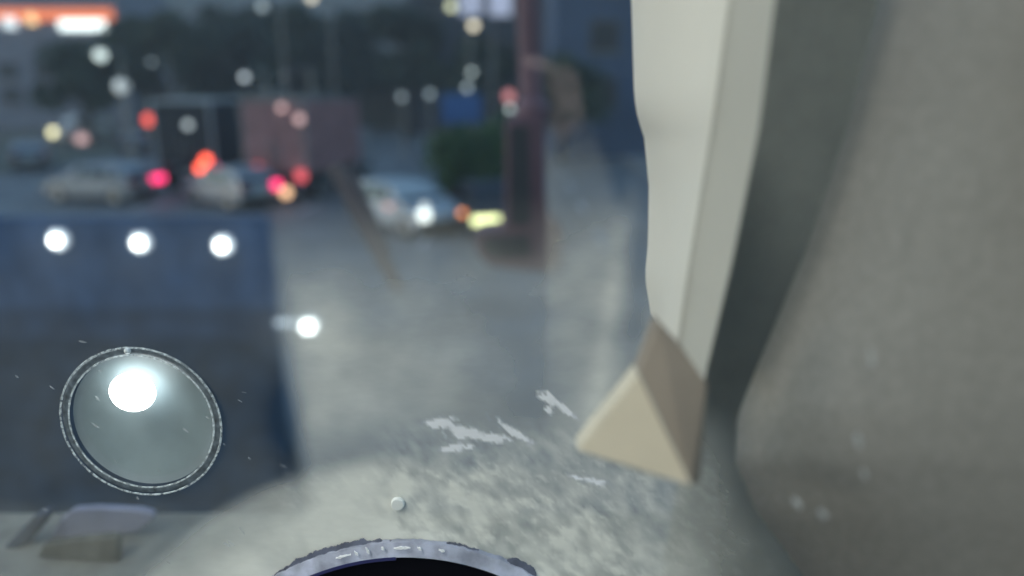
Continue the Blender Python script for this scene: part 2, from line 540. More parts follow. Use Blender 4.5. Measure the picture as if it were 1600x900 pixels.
def lorry(label, px, lamp_z, heading, paint, W, H, L, side=1, name='lorry', cap=None):
    P = at_z(px[0], px[1], lamp_z)
    rot = Matrix.Rotation(heading, 3, 'Z')
    org = P - rot @ Vector((side * (W / 2 - .3), -L / 2, 0))
    c = tag(empty(name, (org.x, org.y, 0.006), heading), label, 'lorry', 'vehicles in the evening traffic')
    h = L / 2
    bx = MB().box((0, -.9, (H + 1.15) / 2), (W, L - 1.8, H - 1.15)).build('cargo_box', paint, c)
    for s in (-1, 1):
        MB().box((s * W * .245, -h - .02, (H + 1.2) / 2), (W * .455, .05, H - 1.45)).build('rear_door', paint, c)
        MB().box((s * W * .06, -h - .07, 1.9), (.05, .05, .9)).build('door_bar', M['steel'], c)
        MB().box((s * (W / 2 - .03), -h - .01, (H + 1.15) / 2), (.09, .07, H - 1.15)).build('corner_post', cap or M['steel'], c)
        for y in (-h + 1.0, h - 1.0):
            wh = MB().tube((s * (W / 2 - .35), y, .48), (s * (W / 2 - .02), y, .48), .48, n=18).build('wheel', M['tyre'], c)
            MB().tube((s * (W / 2 - .04), y, .48), (s * (W / 2 + .01), y, .48), .26, n=14).build('rim', M['rim'], wh)
    MB().box((0, -.9, H + .05), (W + .06, L - 1.74, .12)).build('roof_cap', cap or M['steel'], c)
    cb = MB()
    cb.prism([(-W / 2 + .08, h - 1.7, .6), (-W / 2 + .08, h, .6), (-W / 2 + .08, h, 1.5), (-W / 2 + .08, h - .35, 2.5), (-W / 2 + .08, h - 1.7, 2.5)], (W - .16, 0, 0))
    cb.build('cab', M['grey'], c)
    MB().box((0, 0, .9), (W * .5, L - .4, .3)).build('chassis', M['plastic'], c)
    MB().box((0, -h - .02, .62), (W * .92, .12, .2)).build('rear_bumper', M['plastic'], c)
    MB().box((0, -h - .06, .86), (.5, .04, .13)).build('number_plate', M['plate'], c)
    return c


def lorry_lamp(c, name, u, v, depth, w, hgt, m):
    bpy.context.view_layer.update()
    P = c.matrix_world.inverted() @ at_y(u, v, depth)
    return MB().tube((P.x, P.y + .04, P.z), (P.x, P.y - .05, P.z), w / 2, n=16).build(name, m, c)


tr = lorry('dark lorry with a cluster of three round red and orange rear lamps', (326, 262), 1.05, R(4), M['dark'], 2.35, 3.7, 7.2, cap=M['white'])
d0 = at_z(326, 262, 1.05).y - .08
for (u, v, m, r_) in ((322, 250, redorange, .36), (313, 263, redorange, .34), (338, 265, red, .34)):
    lorry_lamp(tr, 'tail_light', u, v, d0, r_, r_, m)
lorry_lamp(tr, 'tail_light', 258, 264, d0, .4, .4, M['lamp_off'])
lorry_lamp(tr, 'marker_light', 294, 195, d0, .3, .3, white_d)

tk = lorry('box truck reddened for a pinkish reflection, with faint red rear lamps and a pale top bar', (470, 275), 1.05, R(-9), M['reflection_red'], 2.5, 3.8, 7.5, name='reflection_truck')
d1 = at_z(470, 275, 1.05).y - .1
for (u, v, m, r_) in ((470, 275, red_dim, .42), (383, 266, red_dim, .42), (402, 265, red_dim, .42), (468, 186, pink_d, .3), (440, 168, pink_d, .25)):
    lorry_lamp(tk, 'tail_light' if v > 200 else 'marker_light', u, v, d1 + (-.15 if v > 200 else 0) + (.25 if u < 420 else 0), r_, r_, m)


# ---------------------------------------------------------------- street lamps, signals, signs
def street_lamp(label, u, v, y, rad, m, arm=1.2, globe=False):
    P = at_y(u, v, y)
    t = tag(empty('street_lamp', (P.x + arm, y, 0)), label, 'street lamp', 'street lamps and lit posts')
    k = MB().tube((0, 0, 0), (0, 0, P.z + (.3 if arm else -rad * .8)), .09, .06, 10)
    k.build('pole', M['steel'], t)
    if arm:
        MB().tube((0, 0, P.z + .3), (-arm, 0, P.z + rad * .9), .05, .04, 8).build('arm', M['steel'], t)
        MB().box((-arm, 0, P.z + rad * 1.0), (rad * 2.2, rad * 1.6, .14)).build('lamp_head', M['steel'], t)
    MB().ball((-arm, 0, P.z), rad, n=14, m=10).build('bulb', m, t, True)
    MB().tube((0, 0, 0), (0, 0, .5), .14, .12, 10).build('base', M['steel'], t)
    return t


def wl(col, s, n=[0]):
    n[0] += 1
    return glow('lamp_glow', col, s)


cool = (0.88, 1.0, 0.96)
LAMPS = [
    (157, 86, 46, 11, wl(cool, 0.468), 'bright white street lamp above the broad tree on the left'),
    (190, 135, 48, 13, wl((.8, .85, .85), 0.237), 'soft dim white street lamp above the small red signal'),
    (237, 97, 55, 6, wl((.8, .9, .95), 0.237), 'small faint grey street lamp right of the brightest left one'),
    (382, 120, 45, 8, wl((.85, .92, 1.), 0.468), 'small white street lamp left of the red box truck top'),
    (410, 10, 55, 9, wl((.75, .85, .9), 0.187), 'faint grey lamp high above the red box truck'),
    (487, -4, 55, 9, wl((1., .85, .65), 0.562), 'warm lamp cut by the top edge over the dark trees'),
    (443, 118, 34, 5, wl((.75, .7, .72), 0.263), 'pale pink lamp just over the red box truck roof'),
    (705, 10, 52, 9, wl((.95, .95, .6), 0.499), 'yellow street lamp at the left of the lit windows'),
    (740, 40, 50, 9, wl((1., .84, .62), 0.686), 'warm cream street lamp under the lit windows'),
    (737, 112, 46, 7, wl((.8, .92, .9), 0.468), 'white lamp high over the blue road sign'),
    (730, 137, 46, 8, wl((.75, .85, .9), 0.237), 'dim grey lamp close over the blue road sign'),
    (672, 147, 48, 8, wl((.7, .78, .8), 0.187), 'dim grey lamp left of the blue road sign'),
    (628, 152, 50, 8, wl((.7, .75, .76), 0.169), 'faintest grey lamp in front of the wide dark tree'),
    (797, 170, 40, 7, wl((.85, .95, .93), 0.499), 'white lamp close beside the coach mirror arm'),
]
for (u, v, y, rp, m, lab) in LAMPS:
    street_lamp(lab, u, v, y, (rp - 3.0) * y / FPX, m, 1.2 if Z(u, v, y) > 4.6 else 0)


def signal(label, u, v, y, rp, m):
    P = at_y(u, v, y)
    t = tag(empty('traffic_light', (P.x, y, 0)), label, 'traffic light', 'traffic lights')
    rad = rp * y / FPX
    MB().tube((0, 0.25, 0), (0, .25, P.z + .4), .07, .06, 10).build('pole', M['steel'], t)
    MB().box((0, .16, P.z - rad * 2.1), (rad * 2.6, .24, rad * 7.4)).build('housing', M['plastic'], t)
    for k, lm in enumerate((m, mat('lens_amber_off', (.12, .07, .02), .3), mat('lens_green_off', (.02, .08, .04), .3))):
        MB().tube((0, .05, P.z - k * rad * 2.1), (0, -.02, P.z - k * rad * 2.1), rad, n=16).build('lens', lm, t)
    return t


signal('traffic light showing bright red above the silver hatchback', 232, 187, 52, 8, glow('signal_red', (1., .1, .07), 0.731))
signal('traffic light with a dim red lens beside the coach mirror arm', 795, 150, 41, 8, glow('signal_red_dim', (.9, .3, .3), 0.283))

a, b = at_y(690, 146, 40), at_y(752, 192, 40)
sg = tag(empty('road_sign', ((a.x + b.x) / 2, 40, 0)), 'blue rectangular road sign over the green shrub', 'road sign')
MB().box((0, 0, (a.z + b.z) / 2), (b.x - a.x, .06, a.z - b.z)).build('sign_plate', M['sign_blue'], sg)
for s in (-1, 1):
    MB().tube((s * .75, .1, 0), (s * .75, .1, a.z - .05), .05, n=8).build('post', M['steel'], sg)

# ---------------------------------------------------------------- blue hoarding with three lamps, 4 m in front of the window
YH = 4.0
e0 = at_y(415, 342, YH)
hx1, hz1 = e0.x, e0.z
hx0 = hx1 - 3.0
zband = Z(415, 482, YH)
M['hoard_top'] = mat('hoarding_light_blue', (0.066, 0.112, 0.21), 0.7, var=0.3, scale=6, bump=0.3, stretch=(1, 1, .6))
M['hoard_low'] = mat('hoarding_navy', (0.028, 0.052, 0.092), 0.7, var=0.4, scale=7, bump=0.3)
hb = tag(empty('hoarding', ((hx0 + hx1) / 2, YH, 0)), 'tall navy blue hoarding with three white lamps on its lighter top band', 'hoarding')
hc = (hx0 + hx1) / 2
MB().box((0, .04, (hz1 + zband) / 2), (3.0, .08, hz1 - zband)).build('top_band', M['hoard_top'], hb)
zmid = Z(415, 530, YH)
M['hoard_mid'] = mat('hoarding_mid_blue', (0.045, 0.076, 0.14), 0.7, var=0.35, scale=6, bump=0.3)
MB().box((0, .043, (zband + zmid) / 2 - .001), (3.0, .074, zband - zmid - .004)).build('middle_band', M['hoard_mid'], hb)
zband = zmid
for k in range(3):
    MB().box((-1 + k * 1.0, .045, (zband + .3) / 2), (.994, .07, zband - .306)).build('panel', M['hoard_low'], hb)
for s in (-1, 1):
    MB().box((s * 1.4, .16, (hz1 - .1) / 2), (.1, .12, hz1 - .1)).build('post', M['steel'], hb)
    MB().tube((s * 1.4, .2, 2.4), (s * 1.4, 1.3, .02), .03, n=8).build('brace', M['steel'], hb)
led = glow('led_white', (0.93, 0.98, 1.0), 6.0)
cup = glow('lamp_halo', (.75, .85, 1.0), .22)  # cup glows faintly to paint a soft halo round each bulb
for (u, v) in ((84, 377), (214, 381), (344, 385)):
    P = at_y(u, v, YH - .06)
    l = MB().tube((P.x - hc, -.002, P.z), (P.x - hc, -.035, P.z), .05, .046, 20).build('lamp', cup, hb)
    MB().ball((P.x - hc, -.05, P.z), .021, (1, .6, 1), 16, 10).build('bulb', led, l, True)
P = at_y(482, 511, YH - .05)
l = MB().tube((P.x - hc, -.0, P.z), (P.x - hc, -.045, P.z), .06, .055, 20).tube((1.5, .03, P.z), (P.x - hc, .03, P.z), .018).build('side_lamp', cup, hb)
MB().ball((P.x - hc, -.055, P.z), .030, (1.1, .5, .85), 16, 10).build('bulb', glow('led_white_side', (0.95, 1.0, .98), 6.0), l, True)

# ---------------------------------------------------------------- the coach: interior shell behind the camera
M['wall'] = mat('grey_side_wall', (0.24, 0.236, 0.218), 0.9, var=0.11, scale=700, bump=0.08, spec=0.2, detail=3, bdist=.0003)
M['ceil'] = mat('coach_ceiling', (0.6, 0.6, 0.58), 0.8)
M['floor'] = mat('coach_floor', (0.08, 0.08, 0.085), 0.9)
tag(MB().box((-.9, -2.4, 5.32), (2.6, 4.6, .04)).build('ceiling', M['ceil']), 'pale coach ceiling', kind='structure')
tag(MB().box((-.9, -2.4, 3.0), (2.6, 4.6, .04)).build('floor', M['floor']), 'dark coach floor', kind='structure')
tag(MB().box((-.9, -4.7, 4.16), (2.6, .04, 2.28)).build('rear_wall', M['wall']), 'grey rear wall of the coach', kind='structure')
tag(MB().box((-2.2, -2.4, 4.16), (.04, 4.56, 2.28)).build('left_wall', M['wall']), 'grey left wall of the coach', kind='structure')
cl = tag(empty('ceiling_light', (-.55, -1.15, 5.29)), 'long white ceiling light inside the coach', 'ceiling light')
MB().box((0, 0, 0), (.5, 2.1, .03)).build('frame', M['ceil'], cl)
MB().box((0, 0, -.025), (.42, 2.02, .02)).build('diffuser', glow('ceiling_glow', (0.97, 1.0, 0.93), 3.9), cl)


# side wall sheet on the right: columns measured near the camera, thick outwards
def interp(tab, v):
    for (v0, a), (v1, b) in zip(tab, tab[1:]):
        if v <= v1:
            t = max(0, (v - v0) / (v1 - v0))
            return a + (b - a) * t
    return tab[-1][1]


def sheet(name, cols, rows, m, parent=None, thick=(0.02, 0.01, 0)):
    """COLS: list of functions v -> (u, depth); rows: v values; a curved sheet with thickness"""
    nu, nv = len(cols), len(rows)
    front = [at_y(*(lambda ud: (ud[0], v, ud[1]))(c(v))) for v in rows for c in cols]
    n = len(front)
    off = Vector(thick)
    vs = front + [p + off for p in front]
    fs = []
    for j in range(nv - 1):
        for i in range(nu - 1):
            a = j * nu + i
            fs.append((a, a + 1, a + nu + 1, a + nu))
            fs.append((n + a, n + a + nu, n + a + nu + 1, n + a + 1))
    for i in range(nu - 1):
        fs.append((i, n + i, n + i + 1, i + 1))
        a = (nv - 1) * nu + i
        fs.append((a, a + 1, n + a + 1, n + a))
    for j in range(nv - 1):
        a = j * nu
        fs.append((a, a + nu, n + a + nu, n + a))
        a = j * nu + nu - 1
        fs.append((a, n + a, n + a + nu, a + nu))
    return build(name, vs, fs, m, parent, True)


ROWS = list(range(-160, 1061, 20))
WALL_L = [(-200, 1515), (0, 1452), (200, 1402), (400, 1335), (560, 1268), (650, 1232), (720, 1228), (800, 1262), (900, 1335), (1080, 1460)]
POST_L = [(-200, 990), (0, 1000), (150, 1004), (190, 1010), (215, 1020), (300, 1028), (400, 1026), (450, 1021), (510, 1030)]
POST_M = [(-200, 1172), (0, 1140), (200, 1112), (440, 1073), (560, 1056)]
POST_R = [(-200, 1228), (0, 1211), (200, 1186), (400, 1146), (590, 1101)]
SHADE_L = [(-200, 1190), (0, 1180), (200, 1150), (400, 1110), (590, 1070), (750, 1060), (1080, 1000)]
wall_cols = []
for du, dp in ((-80, .1405), (-68, .1355), (-48, .1305), (-20, .126), (15, .122), (60, .1175), (115, .1135), (185, .110), (280, .107)):
    wall_cols.append(lambda v, du=du, dp=dp: (interp(WALL_L, v) + du, dp))
wall_cols.append(lambda v: (1800, .094))
wall_cols.append(lambda v: (2300, .078))
sw = sheet('side_wall', wall_cols, ROWS, M['wall'], None, (.02, .012, 0))
tag(sw, 'plain speckled grey side wall filling the right of the view', kind='structure')
M['shade_band'] = mat('painted_shade', (0.18, 0.172, 0.162), 0.8, var=0.06, scale=120, spec=0.2)  # shade beside the post put into a darker strip colour
shade_cols = [lambda v: (interp(SHADE_L, v), .215), lambda v: (interp(SHADE_L, v) + 70, .214), lambda v: (interp(WALL_L, v) - 60, .213), lambda v: (interp(WALL_L, v) + 60, .21)]
se = sheet('painted_shade_band', shade_cols, ROWS, M['shade_band'], None, (.004, .012, 0))
tag(se, 'dark grey band of painted shade between the white post and the side wall', 'shade_band')

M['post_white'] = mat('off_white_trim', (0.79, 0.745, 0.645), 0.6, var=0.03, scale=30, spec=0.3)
M['post_shaded'] = mat('shaded_trim', (0.45, 0.445, 0.40), 0.65, var=0.04, scale=40, spec=0.3)  # shade of the post's side face put into a greyer colour
PR = [v for v in range(-160, 501, 20)] + [512]
wp = tag(empty('window_post', at_y(1060, 520, .19)), 'off white window post with its shaded side painted grey', 'post')
base_p = wp.location.copy()


def rel_sheet(*a, **k):
    o = sheet(*a, **k)
    for v in o.data.vertices:
        v.co -= base_p
    return o


# lower end of the post is cut on a slant: let the row height grow with the column
def slant(tab, dp, k):
    return lambda v: (interp(tab, v), dp)


def post_strip(name, edges, m, thick):
    vs, fs = [], []
    nu = len(edges)
    for v in PR:
        t = max(0, (v - 300) / 212)
        for (tab, dp, drop) in edges:
            vv = v + drop * t
            vs.append(at_y(interp(tab, vv), vv, dp) - base_p)
    n = len(vs)
    off = Vector(thick)
    vs += [p + off for p in vs]
    nv = len(PR)
    for j in range(nv - 1):
        for i in range(nu - 1):
            a = j * nu + i
            fs.append((a, a + nu, a + nu + 1, a + 1))
            fs.append((n + a, n + a + 1, n + a + nu + 1, n + a + nu))
        a = j * nu
        fs.append((a, n + a, n + a + nu, a + nu))
        a = j * nu + nu - 1
        fs.append((a, a + nu, n + a + nu, n + a))
    for i in range(nu - 1):
        fs.append((i, i + 1, n + i + 1, n + i))
        a = (nv - 1) * nu + i
        fs.append((a, n + a, n + a + 1, a + 1))
    return build(name, vs, fs, m, wp, True)


MID2 = [(v, interp(POST_L, v) * .45 + interp(POST_M, v) * .55) for v in range(-200, 601, 20)]
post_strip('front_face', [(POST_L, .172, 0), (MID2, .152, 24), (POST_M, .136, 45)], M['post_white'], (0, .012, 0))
post_strip('shaded_side', [(POST_M, .1365, 45), (POST_R, .130, 82)], M['post_shaded'], (0, .01, 0))

# folded cream card at the foot of the post
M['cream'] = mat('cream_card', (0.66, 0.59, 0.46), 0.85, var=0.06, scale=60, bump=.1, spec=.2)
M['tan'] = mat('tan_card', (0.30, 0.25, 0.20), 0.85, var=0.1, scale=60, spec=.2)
fc = tag(empty('folded_card', at_y(1010, 740, .19)), 'cream and tan folded card at the foot of the white post', 'card')
bp = fc.location.copy()
A_, B_, C_ = (997, 586, 0.1162), (903, 703, 0.1223), (1080, 758, 0.1118)
D_, E_, F_ = (1029, 506, 0.1192), (1104, 600, 0.1201), (1094, 752, 0.1179)
mid = (1000, 735, 0.1188)
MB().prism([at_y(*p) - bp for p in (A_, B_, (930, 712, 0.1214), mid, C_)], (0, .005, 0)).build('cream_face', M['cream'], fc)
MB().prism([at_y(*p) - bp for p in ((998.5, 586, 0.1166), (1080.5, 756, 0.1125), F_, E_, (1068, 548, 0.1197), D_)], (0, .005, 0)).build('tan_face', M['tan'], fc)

M['mark'] = mat('pale_mark', (.42, .43, .42), .8)
rm = random.Random(5)
for (u, v, ln, wd, rot, dp) in ((1362, 560, 30, 7, 78, .1113), (1340, 690, 26, 9, 75, .1095), (1285, 805, 20, 8, 40, .1110), (1245, 788, 26, 7, 50, .114), (1350, 742, 16, 6, 70, .1092)):
    sw_mark = []
    for i in range(9):
        a = 2 * math.pi * i / 9
        x, q = ln / 2 * math.cos(a) * rm.uniform(.7, 1.1), wd / 2 * math.sin(a) * rm.uniform(.6, 1.2)
        c, n_ = math.cos(R(rot)), math.sin(R(rot))
        sw_mark.append(at_y(u + x * c - q * n_, v + x * n_ + q * c, dp - .002))
    MB().prism(sw_mark, (.0003, .0006, 0)).build('scuff_mark', M['mark'], sw)

# ---------------------------------------------------------------- window pane with its dirt, painted reflections, scratches, cap
YP = 0.200
pane_mat = bpy.data.materials.new('clear_glass')
pane_mat.use_nodes = True
nt = pane_mat.node_tree
for n_ in list(nt.nodes):
    if n_.type != 'OUTPUT_MATERIAL':
        nt.nodes.remove(n_)
tb = nt.nodes.new('ShaderNodeBsdfTransparent')
tb.inputs['Color'].default_value = (0.96, 0.98, 0.97, 1)
nt.links.new(tb.outputs[0], nt.nodes['Material Output'].inputs['Surface'])
pc_ = Vector((-.3, YP, 4.0))
wpane = tag(empty('window_pane', pc_), 'scratched clear front window pane with pale dirt low down and painted reflections', 'window')
MB().box((0.01, .003, .2), (.84, .005, 1.2)).build('glass', pane_mat, wpane)


def film_material(name, col):
    m = bpy.data.materials.new(name)
    m.use_nodes = True
    nt = m.node_tree
    p = nt.nodes['Principled BSDF']
    nt.nodes.remove(p)
    df = nt.nodes.new('ShaderNodeBsdfDiffuse')
    df.inputs['Color'].default_value = (*col, 1)
    tr_ = nt.nodes.new('ShaderNodeBsdfTransparent')
    mx = nt.nodes.new('ShaderNodeMixShader')
    at = nt.nodes.new('ShaderNodeAttribute')
    at.attribute_name = 'film_amount'
    tc = nt.nodes.new('ShaderNodeTexCoord')
    mp = nt.nodes.new('ShaderNodeMapping')
    mp.inputs['Rotation'].default_value = (0, R(38), 0)
    mp.inputs['Scale'].default_value = (1, 1, 2.6)
    n1 = nt.nodes.new('ShaderNodeTexNoise')
    n1.inputs['Scale'].default_value = 210
    n1.inputs['Detail'].default_value = 5
    n2 = nt.nodes.new('ShaderNodeTexNoise')
    n2.inputs['Scale'].default_value = 34
    n2.inputs['Detail'].default_value = 4
    nt.links.new(tc.outputs['Object'], mp.inputs['Vector'])
    nt.links.new(mp.outputs[0], n1.inputs['Vector'])
    nt.links.new(tc.outputs['Object'], n2.inputs['Vector'])
    r1 = nt.nodes.new('ShaderNodeMapRange')
    r1.inputs[1].default_value, r1.inputs[2].default_value, r1.inputs[3].default_value, r1.inputs[4].default_value = .3, .7, .97, 1.03
    r2 = nt.nodes.new('ShaderNodeMapRange')
    r2.inputs[1].default_value, r2.inputs[2].default_value, r2.inputs[3].default_value, r2.inputs[4].default_value = .3, .7, .92, 1.08
    nt.links.new(n1.outputs['Fac'], r1.inputs[0])
    nt.links.new(n2.outputs['Fac'], r2.inputs[0])
    a = nt.nodes.new('ShaderNodeMath')
    a.operation = 'MULTIPLY'
    b = nt.nodes.new('ShaderNodeMath')
    b.operation = 'MULTIPLY'
    b.use_clamp = True
    nt.links.new(r1.outputs[0], a.inputs[0])
    nt.links.new(r2.outputs[0], a.inputs[1])
    nt.links.new(a.outputs[0], b.inputs[0])
    nt.links.new(at.outputs['Fac'], b.inputs[1])
    nt.links.new(b.outputs[0], mx.inputs[0])
    ar = nt.nodes.new('ShaderNodeAttribute')
    ar.attribute_name = 'rubbed'
    cm_ = nt.nodes.new('ShaderNodeMix')
    cm_.data_type = 'RGBA'
    cm_.inputs[6].default_value = (*col, 1)
    cm_.inputs[7].default_value = (.97, .975, 1.0, 1)
    nt.links.new(ar.outputs['Fac'], cm_.inputs[0])
    nt.links.new(cm_.outputs[2], df.inputs['Color'])
    nt.links.new(tr_.outputs[0], mx.inputs[1])
    nt.links.new(df.outputs[0], mx.inputs[2])
    nt.links.new(mx.outputs[0], nt.nodes['Material Output'].inputs['Surface'])
    return m


def sm(a, b, x):
    t = max(0.0, min(1.0, (x - a) / (b - a)))
    return t * t * (3 - 2 * t)


def blob(u, v, cu, cv, ru, rv, rot=0.0):
    du, dv = u - cu, v - cv
    c, s = math.cos(R(rot)), math.sin(R(rot))
    x, y = du * c + dv * s, -du * s + dv * c
    q = (x / ru) ** 2 + (y / rv) ** 2
    return math.exp(-q)


BC = (632, 1262)            # middle of the round black fitting


def density(u, v):
    right = sm(400 + .14 * (v - 340), 446 + .14 * (v - 340), u)
    d = .33 * sm(290, 480, v) * right + .06 * sm(330, 520, v) * (1 - right)
    d += .15 * sm(470, 640, v) * right
    d += .16 * blob(u, v, 520, 560, 120, 90) * right
    d += .12 * blob(u, v, 610, 600, 150, 80) * right
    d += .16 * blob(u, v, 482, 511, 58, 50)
    d += .05 * blob(u, v, 345, 386, 60, 55) + .05 * blob(u, v, 214, 382, 60, 55) + .05 * blob(u, v, 84, 378, 60, 55)  # painted glow round the hoarding lamps, side lamp in the line above
    d -= .17 * blob(u, v, 770, 585, 95, 70)
    d -= .10 * blob(u, v, interp([(250, 950), (400, 1002), (600, 985), (700, 970)], v), v, 16, 9999) * sm(330, 420, v) * (1 - sm(560, 660, v))
    d -= .16 * blob(u, v, 575, 700, 80, 42)
    d -= .10 * blob(u, v, 750, 655, 150, 55)
    d -= .06 * blob(u, v, 570, 490, 40, 30)
    d -= .10 * blob(u, v, 455, 650, 40, 60)
    d -= .10 * blob(u, v, 812, 395, 62, 42)
    # painted reflection of a pale sleeve right of the phone reflection
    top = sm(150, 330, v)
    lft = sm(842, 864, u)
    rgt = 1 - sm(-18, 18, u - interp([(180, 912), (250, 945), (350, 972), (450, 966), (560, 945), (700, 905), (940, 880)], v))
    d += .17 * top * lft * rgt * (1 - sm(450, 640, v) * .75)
    # painted reflection of thin pale folds beside the post
    d += .22 * blob(u, v, interp([(150, 1000), (300, 985), (420, 966), (600, 940), (700, 918)], v), v, 20, 9999) * sm(250, 380, v) * (1 - sm(620, 720, v))
    d += .05 * sm(960, 1010, u) * sm(200, 400, v)
    d += .09 * sm(775, 815, v) * (1 - sm(200, 300, u))
    # frosted halo round the fitting
    r = math.hypot(u - BC[0], v - BC[1])
    left = 1 - sm(440, 740, u)
    halo = .42 * (1 - sm(524, 560, r)) + .42 * (1 - sm(430, 545, r))
    d += halo * (.2 + .8 * left) * sm(178, 190, u)
    d += .06 * blob(u, v, 900, 800, 180, 90)
    d += .03 * blob(u, v, 700, 760, 200, 60)
    d += .05 * sm(700, 900, v) * sm(560, 700, u)
    d *= 1 - .72 * sm(1040, 1190, u)
    if u > 1040:
        d *= sm(600, 740, v)
    nz = noise.fractal(Vector((u / 110, v / 90, 3.1)), 1.0, 2.0, 3)
    d *= 1 + .3 * nz
    if v > 640:
        k = sm(560, 640, u) * sm(640, 700, v) * (1 - sm(1000, 1120, u))
        d *= 1 + .4 * k * noise.fractal(Vector(((u + v) / 46, (u - v) / 22, 7.7)), 1.0, 2.0, 4)
    return max(0.0, min(.97, d))


def film(name, u0, u1, v0, v1, step, m, y, density=density, label='pale dirt and painted reflections spread over the glass'):
    nu, nv = int((u1 - u0) / step) + 1, int((v1 - v0) / step) + 1
    vs, den, rub = [], [], []
    for j in range(nv):
        for i in range(nu):
            u, v = u0 + i * step, v0 + j * step
            vs.append(at_y(u, v, y) - pc_)
            q = density(u, v)
            den.append(q if isinstance(q, float) else q[0])
            rub.append(0.0 if isinstance(q, float) else q[1])
    fs = []
    for j in range(nv - 1):
        for i in range(nu - 1):
            a = j * nu + i
            q = (a, a + 1, a + nu + 1, a + nu)
            if max(den[k] for k in q) > .004:
                fs.append(q)
    o = build(name, vs, fs, m, wpane, True)
    at = o.data.attributes.new('film_amount', 'FLOAT', 'POINT')
    at.data.foreach_set('value', den)
    rb = o.data.attributes.new('rubbed', 'FLOAT', 'POINT')
    rb.data.foreach_set('value', rub)
    return tag(o, label, kind='stuff')


def streak(u, v):
    """soft bright rubbed streaks, all wiped the same way"""
    c, q = math.cos(R(36)), math.sin(R(36))
    a, b = u * c + v * q, -u * q + v * c
    n1 = noise.fractal(Vector((a / 30, b / 12, 1.7)), .8, 2.0, 5)
    n2 = noise.fractal(Vector((a / 90, b / 40, 9.2)), 1.0, 2.0, 3)
    k = sm(560, 700, u) * sm(650, 760, v) * (1 - sm(930, 1080, u)) + .35 * sm(380, 470, u) * sm(690, 760, v)
    return min(.6, max(0, k) * 1.0 * (-.03 + .32 * max(0, n1 + .35 * n2 - .02)))


def scuff(lobes, seed):
    def f(u, v):
        e = 0
        for (cu, cv, ru, rv, rot) in lobes:
            e = max(e, blob(u, v, cu, cv, ru, rv, rot))
        n = noise.fractal(Vector(((u * .8 + v * .6) / 16, (v * .8 - u * .6) / 7, seed)), .8, 2.0, 4)
        return min(.9, 1.3 * sm(.2, 1.0, e + .42 * n) * (.55 + .6 * e))
    return f


SC = [scuff(((690, 660, 30, 11, -8), (722, 676, 34, 13, 8), (765, 684, 40, 11, 5), (712, 700, 34, 8, -4), (800, 674, 40, 7, 33)), 2.2),
      scuff(((858, 622, 24, 11, 32), (880, 638, 30, 7, 36), (858, 640, 12, 6, 50)), 5.1),
      scuff(((932, 752, 26, 6, 12), (900, 746, 16, 5, 25)), 8.1)]


def all_film(u, v):
    d, r = density(u, v), 0.0
    if v > 580 and u > 370:
        d += streak(u, v)
        if 630 < u < 990 and v < 790:
            r = max(f(u, v) for f in SC)
            d = max(d, r)
    return float(max(0, min(.97, d))), float(min(1, r * 1.2))


film('grime_reflections', -60, 1300, 180, 960, 4, film_material('grime_reflection_film', (0.83, 0.83, 0.765)), YP - .0006, all_film)  # dirt film with sleeve, fold and lamp glow reflections painted in


def hand_ghost(u, v):  # pinkish hand reflection painted as a thin film on the glass
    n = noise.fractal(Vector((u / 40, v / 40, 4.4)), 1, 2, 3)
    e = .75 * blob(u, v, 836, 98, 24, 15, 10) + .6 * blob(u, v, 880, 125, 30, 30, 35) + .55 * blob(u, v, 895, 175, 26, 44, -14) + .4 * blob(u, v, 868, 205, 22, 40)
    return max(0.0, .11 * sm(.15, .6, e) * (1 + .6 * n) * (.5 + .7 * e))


film('hand_reflection', 790, 960, 60, 270, 4, film_material('hand_reflection_film', (.80, .62, .62)), YP - .0006, hand_ghost, 'pinkish painted hand reflection on the glass beside the phone reflection')


def flake(cu, cv, ln, wd, rot, rnd, y=YP - .0012):
    """a bright scratch, also drawn as a rim glint: an irregular sliver about 0.5 mm proud of the glass"""
    n = 7
    up, lo = [], []
    for i in range(n + 1):
        t = i / n
        w = wd * math.sin(math.pi * min(1, max(0, t * .9 + .05))) * rnd.uniform(.35, 1.1)
        x = (t - .5) * ln
        up.append((x, -w * .5 + rnd.uniform(-.1, .1) * wd))
        lo.append((x, w * .5 + rnd.uniform(-.1, .1) * wd))
    c, s = math.cos(R(rot)), math.sin(R(rot))
    pts = up + lo[::-1]
    return [at_y(cu + x * c - q * s, cv + x * s + q * c, y) - pc_ for x, q in pts]


def alpha_mat(name, col, a, scale=520, low=.6):
    m = bpy.data.materials.new(name)
    m.use_nodes = True
    p = m.node_tree.nodes['Principled BSDF']
    p.inputs['Base Color'].default_value = (*col, 1)
    p.inputs['Roughness'].default_value = .9
    p.inputs['Specular IOR Level'].default_value = 0
    nt = m.node_tree
    tc = nt.nodes.new('ShaderNodeTexCoord')
    n = nt.nodes.new('ShaderNodeTexNoise')
    n.inputs['Scale'].default_value = scale
    n.inputs['Detail'].default_value = 4
    mr = nt.nodes.new('ShaderNodeMapRange')
    mr.inputs[1].default_value, mr.inputs[2].default_value, mr.inputs[3].default_value, mr.inputs[4].default_value = .35, .65, a * low, min(1, a * (1.85 - low))
    nt.links.new(tc.outputs['Object'], n.inputs['Vector'])
    nt.links.new(n.outputs['Fac'], mr.inputs[0])
    nt.links.new(mr.outputs[0], p.inputs['Alpha'])
    return m


